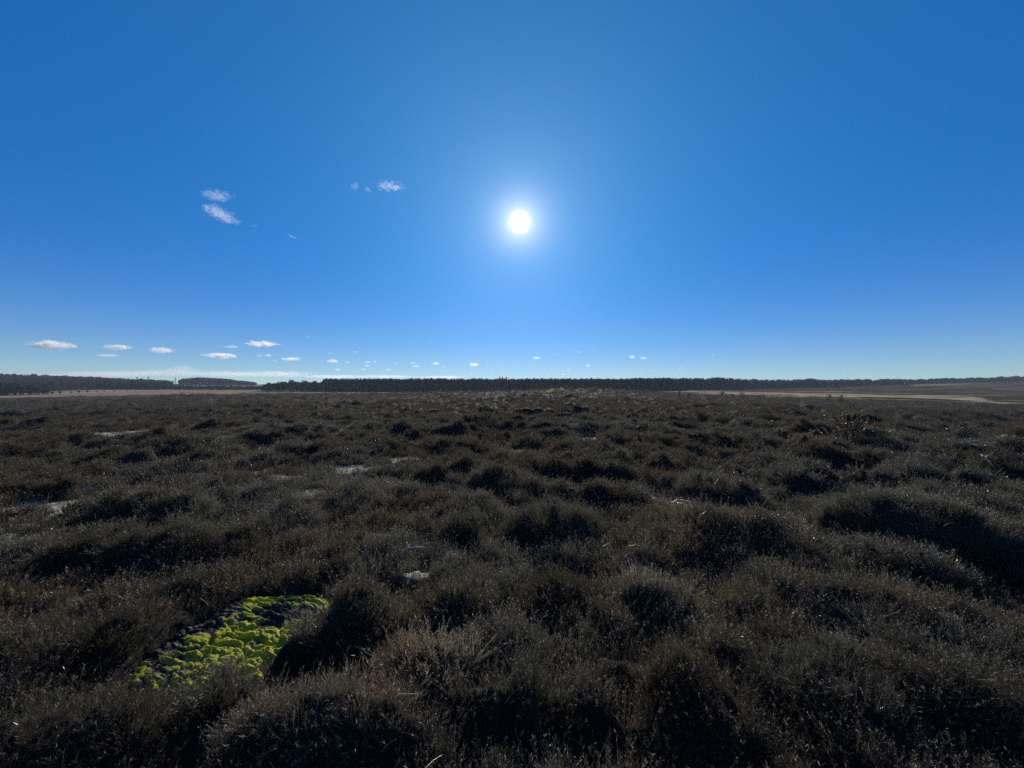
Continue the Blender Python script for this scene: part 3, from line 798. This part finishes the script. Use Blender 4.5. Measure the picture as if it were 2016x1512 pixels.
g = ground_point(1855, 1070); brush(g.x, g.y, .12, .2, 120, 'dry_grass', 'pale dry grass on the crest of the bank beside the black hollow', 5, M_stalk, ln=.22)
# scattered single pale blades and stalks everywhere near
x, y = wedge_points(1.4, 9, 9); x, y = plant(x, y)
mbq = MB(); Z = height(x, y)
for x_, y_, z_ in zip(x, y, Z):
    a = random.uniform(0, 6.28); l_ = random.uniform(.05, .2); d = Vector((math.cos(a) * .6, math.sin(a) * .6, random.uniform(.0, 1))).normalized() * l_
    p = Vector((x_, y_, z_ + random.uniform(.06, .14))); mbq.ribbon([p, p + d * .5 + Vector((0, 0, .01)), p + d], .005, (-math.sin(a), math.cos(a), 0))
tag(mbq.build('dry_grass_blades', M_stalk), 'single pale grass blades caught in the heather tips', kind='stuff')

def stalk(px, py, h, bendx, label, fork=True):
    g = ground_point(px, py); root = bpy.data.objects.new('dead_stalk', None); root.location = g; C.objects.link(root); tag(root, label, 'stalk', 'dead stalks at the bottom edge')
    mb = MB(); pts = [(0, 0, 0), (bendx * .15, 0, h * .4), (bendx * .3, .01, h * .75), (bendx, .0, h)]
    mb.tube(pts, [.004, .0035, .003, .002], 5); mb.build('stem', M_stalk, root)
    if fork:
        m2 = MB(); m2.tube([pts[2], (-bendx * .7, 0, h * 1.02)], [.003, .0015], 4); m2.build('side_shoot', M_stalk, root)
stalk(637, 1432, .18, .06, 'forked pale dead stalk on the heather bush below the bare hollow')
stalk(566, 1420, .16, .01, 'upright thin pale stalk at the front of the bare hollow', False)
stalk(655, 1412, .06, .10, 'short bent pale stalk just right of the forked one', False)
stalk(770, 1482, .04, .16, 'long pale stalk bowed low over the heather at the bottom edge', False)

# stones
M_stone = plant_material('pale_stone', [(.2, (.35, .34, .31)), (.8, (.6, .58, .54))], .7, .3, 0, scale=8, rnd=.2)
def blob(name, cx, cy, cz, sx, sy, sz, mat, seed, label, cat, group=None):
    rg = np.random.default_rng(seed); import bmesh
    bm = bmesh.new(); bmesh.ops.create_icosphere(bm, subdivisions=2, radius=1)
    ph = rg.uniform(0, 6, 6)
    for v in bm.verts:
        k = 1 + .14 * math.sin(3 * v.co.x + ph[0]) * math.cos(2.5 * v.co.y + ph[1]) + .1 * math.sin(5 * v.co.z + ph[2])
        v.co = Vector((v.co.x * sx * k, v.co.y * sy * k, v.co.z * sz * k))
    me = bpy.data.meshes.new(name); bm.to_mesh(me); bm.free(); me.materials.append(mat)
    me.polygons.foreach_set('use_smooth', [True] * len(me.polygons))
    o = bpy.data.objects.new(name, me); o.location = (cx, cy, cz); C.objects.link(o); tag(o, label, cat, group); return o
for i, (px, py, s, lb) in enumerate([(177, 977, .07, 'white stone beside the pale path at the left'), (1375, 1015, .02, 'tiny white stone in front of the pale twig tangle'),
        (479, 858, .13, 'pale stone at the near end of the blue-shaded hollow at the left'), (450, 857, .14, 'flat pale stone on bare sand left of the dark bushes')]):
    g = ground_point(px, py); blob('stone', g.x, g.y, g.z + s * .8, s * 1.2, s, s * .7, M_stone, i, lb, 'stone')

# small pines and saplings
M_pine = plant_material('young_pine_needles', [(.2, (.03, .028, .016)), (.5, (.10, .08, .05)), (.85, (.26, .20, .13))], .4, .6, .4, (.26, .20, .12), 3, .5)
M_bark = plant_material('bark', [(.2, (.05, .04, .035)), (.8, (.13, .105, .085))], .8, .3, 0, scale=4, rnd=.2)
M_strawtree = plant_material('withered_sapling', [(.2, (.12, .10, .07)), (.8, (.34, .29, .20))], .4, .5, .35, (.3, .25, .14), 5, .4)
def small_pine(px, py, h, w, label, mat, seed, sparse=1.0, lean=0, cat='young pine', name='young_pine', group=None):
    g = ground_point(px, py); rg = random.Random(seed)
    root = bpy.data.objects.new(name, None); root.location = g; C.objects.link(root); tag(root, label, cat, group)
    mb = MB(); mb.tube([(0, 0, -.2), (lean * .4, 0, h * .5), (lean, 0, h * .97)], [.03, .02, .006], 6); mb.build('trunk', M_bark, root)
    bb = MB(); nb = MB()
    for i in range(int(58 * sparse)):
        t = rg.uniform(.04, .97) ** .9; z = h * t; a = rg.uniform(0, 6.28)
        rad = w * .5 * (1.15 - .9 * t) * rg.uniform(.6, 1.1) + .05
        p0 = Vector((lean * t, 0, z)); d = Vector((math.cos(a), math.sin(a), rg.uniform(.15, .75)))
        p1 = p0 + d * rad * .6; p2 = p0 + d * rad + Vector((0, 0, rad * .35))
        bb.tube([p0, p1, p2], [.010, .007, .003], 4)
        for k in range(int(110 * rad / (w * .5) + 20)):
            u = rg.uniform(.25, 1.05); q = p0.lerp(p1, u / .6) if u < .6 else p1.lerp(p2, (u - .6) / .4)
            nd = (d * .6 + Vector((rg.uniform(-1, 1), rg.uniform(-1, 1), rg.uniform(-.3, 1)))).normalized() * rg.uniform(.05, .09) * h ** .4
            ss = nd.cross(Vector((rg.uniform(-1, 1), rg.uniform(-1, 1), rg.uniform(-1, 1)))).normalized() * .014
            nb.add([q - ss, q + ss, q + nd], [(0, 1, 2)])
    bb.build('branches', M_bark, root); nb.build('needles', mat, root)
small_pine(1668, 900, 1.15, 1.5, 'bushy young pine standing alone on the heath in the right half', M_pine, 2)
small_pine(1540, 890, .75, .5, 'thin withered sapling left of the bushy young pine, farther from it', M_strawtree, 3, .45, .08, 'sapling', 'withered_sapling')
small_pine(1600, 892, .55, .55, 'low withered sapling close left beside the bushy young pine', M_strawtree, 4, .35, -.1, 'sapling', 'withered_sapling')
small_pine(1884, 899, .5, .5, 'grey dead shrub among the bleached branches near the right edge', M_grey, 5, .25, .1, 'shrub', 'dead_shrub')
small_pine(968, 774, 1.3, .9, 'pale leafless shrub alone in front of the wood near the middle', M_strawtree, 6, .8, .35, 'shrub', 'pale_shrub')
for i, (px, py, h, lb) in enumerate([(1337, 786, 1.2, 'dark low shrub at the left end of the row on the heath rim'), (1355, 787, .9, 'small shrub second from the left on the heath rim'),
        (1396, 786, 1.3, 'dark shrub on the rim with a fork of two tips'), (1421, 787, 1.7, 'straw-coloured pointed shrub in the middle of the row on the rim'),
        (1440, 788, 1.1, 'broad low shrub just right of the pointed straw-coloured one'), (1459, 788, 1.9, 'tallest dark shrub of the row on the heath rim'),
        (1495, 790, 1.1, 'small lone shrub right of the tallest one on the rim'), (1632, 795, 1.6, 'thin lone shrub left of the black bushes beyond the young pine'),
        (1655, 797, 1.1, 'dark shrub just above the black bushes on the rim')]):
    small_pine(px, py, h, h * .9, lb, (M_pine if i % 3 else M_strawtree), 20 + i, .7, .1, 'shrub', 'rim_shrub', 'shrubs along the rim of the heath')

# ------------------------------------------------------------------ trees and woods
M_bare = plant_material('leafless_crown', [(.2, (.022, .020, .017)), (.5, (.042, .034, .026)), (.85, (.10, .072, .048))], .9, .1, .12, (.12, .09, .06), .12, .5)
M_conif = plant_material('conifer_crown', [(.2, (.016, .022, .016)), (.5, (.032, .042, .028)), (.85, (.06, .066, .045))], .6, .3, .15, (.05, .055, .03), .12, .4)
def crown_bare(seed, h, w, n=240):
    rg = random.Random(seed); mb = MB()
    lobes = [(rg.uniform(-.3, .3) * w, rg.uniform(-.3, .3) * w, h * rg.uniform(.45, .85), w * rg.uniform(.22, .34)) for _ in range(7)] + [(0, 0, h * .86, w * .22)]
    for i in range(n):
        lx, ly, lz, lr = rg.choice(lobes)
        d = Vector((rg.gauss(0, 1), rg.gauss(0, 1), rg.gauss(0, 1))).normalized(); r = lr * rg.uniform(.4, 1.05) 
        p = Vector((lx, ly, lz)) + Vector((d.x * r, d.y * r, d.z * r * 1.1))
        p.z = min(p.z, h)
        u = Vector((rg.uniform(-1, 1), rg.uniform(-1, 1), rg.uniform(-1, 1))).normalized(); v = u.cross(d).normalized()
        s = rg.uniform(.18, .42) * w / 6; mb.quad(p, u * s * 1.3, v * s * .6)
    return mb
def trunk_bare(seed, h, w):
    rg = random.Random(seed + 5); mb = MB(); mb.tube([(0, 0, -1), (.1, 0, h * .35), (0, .1, h * .8)], [w * .045, w * .035, w * .012], 6)
    for i in range(7):
        a = i * 2.4 + rg.random(); z = h * rg.uniform(.22, .55)
        mb.tube([(0, 0, z), (math.cos(a) * w * .22, math.sin(a) * w * .22, z + h * .18), (math.cos(a) * w * .36, math.sin(a) * w * .36, z + h * .36)], [w * .018, w * .012, w * .005], 4)
    return mb
def crown_conif(seed, h, w, n=260):
    rg = random.Random(seed); mb = MB()
    for i in range(n):
        t = rg.random() ** .8; z = h * (.22 + .78 * t); r = w * .5 * (1 - t) ** .75 * rg.uniform(.35, 1.05) + .08
        a = rg.uniform(0, 6.28); p = Vector((math.cos(a) * r, math.sin(a) * r, z))
        u = Vector((math.cos(a), math.sin(a), rg.uniform(-.5, .1))); v = Vector((-math.sin(a), math.cos(a), rg.uniform(-.3, .3)))
        mb.quad(p, u * .09 * w, v * .07 * w)
    return mb
def trunk_conif(seed, h, w):
    mb = MB(); mb.tube([(0, 0, -1), (0, 0, h * .5), (0, 0, h)], [w * .05, w * .035, .02], 5); return mb
tree_col = bpy.data.collections.new('tree_kinds')
TREES = []
for i in range(5):
    h, w = (1.0, 1.0)
    H_, W_ = [(13, 6.5), (12, 7.5), (14, 6), (11, 6), (9, 7)][i]
    c_, t_ = crown_bare(i * 7 + 1, H_, W_), trunk_bare(i, H_, W_)
    TREES.append((c_, t_, M_bare))
for i in range(3):
    H_, W_ = [(15, 4.6), (13.5, 4.2), (16, 5)][i]
    TREES.append((crown_conif(i * 5 + 2, H_, W_), trunk_conif(i, H_, W_), M_conif))
for i, (c_, t_, m_) in enumerate(TREES):
    nf = len(c_.f); both = MB(); both.v = list(c_.v); both.f = list(c_.f); both.add(t_.v, t_.f)
    o = both.build('tree_kind_%02d' % i, m_, link=False); o.data.materials.append(M_bark)
    o.data.polygons.foreach_set('material_index', [0] * nf + [1] * (len(both.f) - nf)); tree_col.objects.link(o)
def wood(name, label, poly_pts, kinds, smin=.8, smax=1.15):
    P = np.array(poly_pts, float); x, y = P[:, 0], P[:, 1]; n = len(x)
    z = base_h(x, y) - .4
    rot = np.zeros((n, 3)); rot[:, 2] = rng.uniform(0, 6.28, n)
    sc = rng.uniform(smin, smax, n) * (P[:, 2] if P.shape[1] > 2 else 1)
    o = scatter(name, np.stack([x, y, z], -1), rot, sc, rng.choice(kinds, n), tree_col)
    tag(o, label, kind='stuff'); return o
def fill(n, px0, px1, front, depth, crowd=2.0):
    """n points between two bearings, behind a front line, crowding towards the front"""
    px = rng.uniform(px0, px1, n); Yf = np.interp(px, *front); y = Yf + depth * rng.random(n) ** crowd
    return (px - CX) / FPX * y, y, px
# centre
x, y, px = fill(2400, 640, 1330, ([600, 690, 800, 1330], [365, 350, 345, 360]), 130)
wood('wood', 'dark mixed wood standing across the middle of the horizon', np.stack([x, y, .98 + .1 * (fbm(x / 25, y / 25, 2, 9) - .5)], -1), [0, 2, 0, 2, 3, 0, 2, 1], .93, 1.02)
# right
x, y, px = fill(3000, 1290, 2250, ([1290, 1383, 1600, 1800, 1900, 2016, 2250], [360, 410, 530, 640, 700, 720, 740]), 150)
sc_ = np.interp(px, [1290, 1500, 1800, 1850, 1950, 2016, 2250], [.98, 1.0, .78, .82, .85, 1.0, 1.2])
wood('wood', 'dark low wood running along the horizon to the right edge', np.stack([x, y, sc_ * (1 + .5 * (fbm(x / 22, y / 22, 3, 19) - .5))], -1), [0, 1, 3, 4, 1, 4], .8, 1.05)
# left hillside
x, y, px = fill(2300, -300, 340, ([-300, 0, 100, 180, 300, 340], [300, 330, 380, 420, 430, 440]), 260, 1.2)
wood('wood', 'dark wooded hillside rising to the left edge of the picture', np.stack([x, y, np.interp(px, [-300, 0, 340], [.9, .85, .72])], -1), [0, 1, 3, 4, 1, 1], .85, 1.05)
x, y, px = fill(700, 200, 530, ([200, 530], [440, 445]), 60, 1.0)
wood('wood', 'low bluish wood beyond the pale meadow at the left', np.stack([x, y, np.full_like(x, .38)], -1), [1, 3, 4], .7, 1.2)
x, y, px = fill(800, 352, 505, ([352, 505], [690, 690]), 120, 1.0)
wood('wood', 'wooded knoll on the skyline at the left', np.stack([x, y, np.interp(px, [350, 358, 385, 430, 470, 508], [.5, .9, 1.1, 1.0, .72, .45])], -1), [0, 1, 3, 4], .85, 1.05)
# thicket at left edge
x, y, px = fill(260, -120, 95, ([-120, 95], [252, 262]), 30, 1.0)
wood('thicket', 'dark thicket in front of the wooded hillside at the left edge', np.stack([x, y, np.interp(px, [-120, 0, 60, 95], [.85, .78, .6, .4])], -1), [1, 3, 4], .8, 1.1)
x, y, px = fill(2200, -300, 2200, ([-300, 0, 95, 180, 340, 500, 600, 690, 800, 1330, 1383, 1600, 1800, 1900, 2016, 2200], [296, 320, 372, 412, 425, 430, 360, 344, 340, 352, 400, 520, 632, 692, 712, 730]), 25, 1.0)
k_ = (px < 500) | (px > 515)
wood('undergrowth', 'low leafless scrub along the foot of the woods', np.stack([x, y, np.full_like(x, .42)], -1)[k_], [4, 1], .7, 1.3)
# individual trees: made once, then copied with their parts
def tree_thing(i, name):
    root = bpy.data.objects.new(name, None); C.objects.link(root)
    c_, t_, m_ = TREES[i]; c_.build('crown', m_, root); t_.build('trunk', M_bark, root); return root
proto_t = {}
def place_tree(kind, name, px, Y, s, label, cat, group):
    if kind in proto_t:
        src = proto_t[kind]; root = src.copy(); root.name = name; C.objects.link(root)
        for ch in src.children:
            c = ch.copy(); C.objects.link(c); c.parent = root
    else:
        root = tree_thing(kind, name); proto_t[kind] = root
    x_ = (px - CX) / FPX * Y
    root.location = (x_, Y, float(base_h(np.array([x_]), np.array([float(Y)]))[0]) - .3); root.scale = (s, s, s)
    root.rotation_euler.z = random.uniform(0, 6.28); tag(root, label, cat, group)
ORD = ['first', 'second', 'third', 'fourth', 'fifth', 'sixth', 'seventh', 'eighth', 'ninth', 'tenth', 'eleventh', 'twelfth', 'thirteenth', 'fourteenth', 'fifteenth', 'sixteenth', 'seventeenth', 'eighteenth', 'nineteenth', 'twentieth', 'twenty-first', 'twenty-second', 'twenty-third', 'twenty-fourth', 'twenty-fifth']
rowpx = [497, 508, 516, 527, 536, 548, 560, 571, 583, 597, 610, 622, 636, 648, 662, 675, 686]
for i, px in enumerate(rowpx):
    s = [.42, .5, .58, .66, .72, .8, .85, .9][min(i, 7)] * random.uniform(.93, 1.05)
    lb = 'small rounded tree at the very left tip of the middle wood' if i == 0 else ORD[i] + ' leafless tree from the left in the row ending the middle wood'
    place_tree([3, 1, 4, 0][i % 4], 'leafless_tree', px, 318 + 14 * (i % 3) + i, s, lb, 'tree', 'leafless trees at the left end of the middle wood')
x, y, px = fill(260, 515, 700, ([515, 700], [350, 352]), 60, 1.0)
wood('wood', 'brownish wood behind the leafless trees left of the middle', np.stack([x, y, np.interp(px, [515, 560, 700], [.6, .85, .95])], -1), [0, 1, 3, 4], .8, 1.0)
for px, Y, s, k in [(270, 560, .95, 6), (278, 560, .85, 0), (292, 565, .9, 5), (345, 640, 1.0, 6)]:
    place_tree(k, 'skyline_tree', px, Y, s, {270: 'leftmost tree rising above the skyline in the dip of the left hills', 278: 'second tree from the left on the skyline dip of the left hills',
        292: 'third tree from the left on the skyline dip of the left hills', 345: 'pointed tree alone on the skyline just left of the wooded knoll'}[px], 'tree', 'single trees on the left skyline')
for j, px in enumerate((984, 989, 997)):
    place_tree(7, 'conifer', px, 400, .97, ['leftmost', 'middle', 'rightmost'][j] + ' of three conifer tips rising above the wood near the middle', 'tree', 'conifers rising above the wood')
for j, (px, Y, s) in enumerate(sorted([(103, 262, .28), (118, 270, .3), (140, 276, .24), (155, 280, .3), (172, 290, .26), (190, 300, .2), (310, 330, .12), (225, 330, .2), (250, 345, .2), (205, 320, .2)])):
    place_tree(4, 'scrub_bush', px, Y, s, ORD[j] + ' low brown scrub bush from the left at the edge of the pale meadow', 'bush', 'scrub bushes on the pale meadow')

# ------------------------------------------------------------------ clouds
def cloud_mat(name, dens, lo=.41, hi=.54, scale=2.6, aniso=.45):
    m, N, L, out = nodes(name)
    v = N.new('ShaderNodeVolumePrincipled')
    v.inputs['Color'].default_value = (1, .995, .98, 1); v.inputs['Anisotropy'].default_value = aniso
    tcn = N.new('ShaderNodeTexCoord'); n = N.new('ShaderNodeTexNoise'); n.inputs['Scale'].default_value = scale; n.inputs['Detail'].default_value = 5; n.inputs['Roughness'].default_value = .62
    oi = N.new('ShaderNodeObjectInfo'); cmb = N.new('ShaderNodeVectorMath'); cmb.operation = 'ADD'
    sc = N.new('ShaderNodeMath'); sc.operation = 'MULTIPLY'; sc.inputs[1].default_value = 60; L.new(oi.outputs['Random'], sc.inputs[0])
    mpz = N.new('ShaderNodeMapping'); mpz.inputs['Scale'].default_value = (1.9, 1, .8); L.new(tcn.outputs['Object'], mpz.inputs['Vector']); L.new(mpz.outputs[0], cmb.inputs[0]); L.new(sc.outputs[0], cmb.inputs[1]); L.new(cmb.outputs[0], n.inputs['Vector'])
    ln = N.new('ShaderNodeVectorMath'); ln.operation = 'LENGTH'; L.new(tcn.outputs['Object'], ln.inputs[0])
    fo = N.new('ShaderNodeMapRange'); fo.inputs['From Min'].default_value = 1.0; fo.inputs['From Max'].default_value = .25; fo.inputs['To Min'].default_value = -.20; fo.inputs['To Max'].default_value = .07
    L.new(ln.outputs['Value'], fo.inputs['Value'])
    ad = N.new('ShaderNodeMath'); ad.operation = 'ADD'; L.new(n.outputs[0], ad.inputs[0]); L.new(fo.outputs[0], ad.inputs[1])
    r = N.new('ShaderNodeMapRange'); r.inputs['From Min'].default_value = lo; r.inputs['From Max'].default_value = hi; r.inputs['To Max'].default_value = dens
    L.new(ad.outputs[0], r.inputs['Value']); L.new(r.outputs[0], v.inputs['Density'])
    L.new(v.outputs[0], out.inputs['Volume']); return m
M_cloud = cloud_mat('cumulus', .016, .445, .56)
M_thin = cloud_mat('thin_cumulus', .007)
M_bank = cloud_mat('cloud_bank_layers', .0013, .40, .6, 4.0)
M_wisp = cloud_mat('wispy_cloud', .0060, .44, .74, 2.6)
import bmesh
def cloud(px, py, wpx, hpx, label, mat=None, Y=6000, seed=0, group='small fair-weather clouds low above the horizon', tilt=0):
    mat = mat or M_cloud
    cx, cz = (px - CX) / FPX * Y, EYE - (py - CY) / FPX * Y
    a, b = wpx / FPX * Y / 2 * 1.2, hpx / FPX * Y / 2 * 1.25
    rg = random.Random(seed + int(px)); ph = [rg.uniform(0, 9) for _ in range(6)]
    bm = bmesh.new(); bmesh.ops.create_icosphere(bm, subdivisions=4 if wpx > 40 else 3, radius=1)
    for v in bm.verts:
        d = v.co.normalized()
        k = .80 + .12 * math.sin(4 * d.x + ph[0]) + .08 * math.sin(7 * d.x + 5 * d.z + ph[1]) + .06 * math.sin(13 * d.x + ph[2]) * math.cos(6 * d.y + ph[3])
        if d.z < 0: k *= 1 - .25 * abs(d.z)
        v.co = d * k
    me = bpy.data.meshes.new('cloud'); bm.to_mesh(me); bm.free(); me.materials.append(mat)
    o = bpy.data.objects.new('cloud', me); o.location = (cx, Y, cz); o.scale = (a, a * .6, b); o.rotation_euler = (0, R(tilt), 0); C.objects.link(o)
    tag(o, label, 'cloud', group); return o
low = 'small white cloud low in the line above the wood'
CL = [(103, 680, 100, 20, 'large flat cream cloud farthest left above the wooded hill', 3), (232, 684, 62, 14, 'faint flat cloud second from the left above the hills', 0),
      (318, 690, 58, 13, 'domed white cloud above the dip in the left hills', 0), (212, 700, 46, 7, 'very thin cloud strip below the faint flat cloud at the left', 1),
      (434, 701, 78, 14, 'long two-humped white cloud above the wooded knoll', 0), (516, 678, 72, 14, 'domed white cloud with a long tail, highest in the low line', 0),
      (456, 683, 34, 6, 'thin cloud streak just left of the highest domed cloud', 1), (510, 700, 15, 6, low, 1), (528, 700, 17, 6, low, 0), (541, 709, 10, 4, low, 0), (574, 707, 44, 9, 'ragged white cloud above the left tip of the middle wood', 0),
      (655, 711, 28, 10, low, 0), (684, 713, 12, 4, low, 0), (607, 663, 9, 5, low, 1), (699, 693, 12, 4, low, 1), (648, 694, 10, 3, low, 1), (617, 712, 6, 4, low, 1),
      (724, 713, 15, 5, low, 0), (738, 712, 10, 5, low, 0), (723, 720, 16, 5, low, 0), (716, 727, 13, 5, low, 0), (764, 728, 15, 4, low, 0), (779, 715, 11, 4, low, 1), (664, 728, 18, 8, low, 1),
      (813, 715, 14, 6, low, 1), (819, 721, 20, 5, low, 0), (858, 716, 22, 6, low, 0), (872, 722, 10, 3, low, 1), (934, 718, 27, 9, 'white humped cloud just left of the sun line above the wood', 0), (959, 719, 7, 3, low, 0), (969, 727, 8, 3, low, 1), (992, 726, 5, 3, low, 0),
      (1057, 705, 21, 6, 'small flat cloud right below the sun', 0), (1092, 698, 6, 4, low, 0), (1071, 727, 7, 4, low, 0), (1140, 694, 9, 4, low, 1), (1119, 729, 7, 3, low, 0), (1158, 720, 14, 7, low, 0), (1109, 737, 12, 3, low, 0),
      (1245, 703, 18, 8, 'left one of two white clouds side by side right of the middle', 0), (1267, 705, 18, 6, 'right one of two white clouds side by side right of the middle', 0), (1338, 725, 8, 4, low, 0), (1403, 699, 5, 3, 'tiny cloud speck alone farthest right in the sky', 0), (927, 735, 8, 3, low, 0)]
seen = {True: 0, False: 0}
for i, (px, py, w, h, lb, k) in enumerate(sorted(CL)):
    if lb == low:
        left = px < 1023; n_ = seen[left]; seen[left] += 1
        lb = ORD[n_] + (' tiny cloud from the left in the low line left of the sun' if left else ' tiny cloud from the left in the low line right of the sun')
    cloud(px, py, w, h, lb, M_thin if k == 1 else M_cloud, seed=i)
hi = 'wispy clouds high at the left'
cloud(428, 386, 78, 22, 'upper of the two larger wispy clouds high at the left', M_wisp, 3000, 3, hi)
cloud(434, 422, 98, 32, 'lower larger wispy cloud slanting down to the right, high at the left', M_wisp, 3000, 4, hi, 22)
cloud(699, 367, 24, 22, 'small round wisp at the left end of the cloud pair left of the sun', M_wisp, 3000, 5, hi, 20)
cloud(724, 373, 22, 12, 'faint slanting wisp between the two clouds left of the sun', M_wisp, 3000, 6, hi, 35)
cloud(768, 367, 66, 22, 'ragged wispy cloud nearest to the left of the sun', M_wisp, 3000, 7, hi)
cloud(502, 445, 18, 8, 'tiny wisp at the lower right tip of the slanting cloud', M_wisp, 3000, 8, hi, 20)
cloud(575, 466, 30, 7, 'faint thin wisp alone halfway to the sun from the slanting cloud', M_wisp, 3000, 9, hi, 25)
# far bank of cloud along the horizon
for px, w, h, py in [(80, 180, 9, 739), (210, 200, 12, 735), (330, 150, 14, 733), (360, 60, 18, 726), (450, 160, 12, 735), (545, 150, 13, 735), (660, 150, 8, 740), (760, 120, 8, 740), (870, 110, 6, 741)]:
    o = cloud(px, py + 2, w * 1.1, h * 1.2, '', M_bank, 9500, int(px)); o.name = 'cloud_bank'
    for k in ('label', 'category', 'group'):
        if k in o: del o[k]
    tag(o, 'pale layered cloud bank lying along the left horizon', kind='stuff')

# ------------------------------------------------------------------ haze
def haze_box():
    m, N, L, out = nodes('haze_air')
    v = N.new('ShaderNodeVolumePrincipled'); v.inputs['Color'].default_value = (.66, .80, 1.0, 1); v.inputs['Density'].default_value = .00014; v.inputs['Anisotropy'].default_value = .2
    L.new(v.outputs[0], out.inputs['Volume'])
    zmin = float(verts[:, 2].min()) - 1.0; zmax = EYE + 24
    s = 1520
    V = [(x, y, z) for z in (zmin, zmax) for y in (-s, s) for x in (-s, s)]
    F = [(0, 2, 3, 1), (4, 5, 7, 6), (0, 1, 5, 4), (2, 6, 7, 3), (0, 4, 6, 2), (1, 3, 7, 5)]
    o = mesh_obj('haze', V, F, m); tag(o, 'thin pale haze over the heath and the woods', kind='stuff')
haze_box()
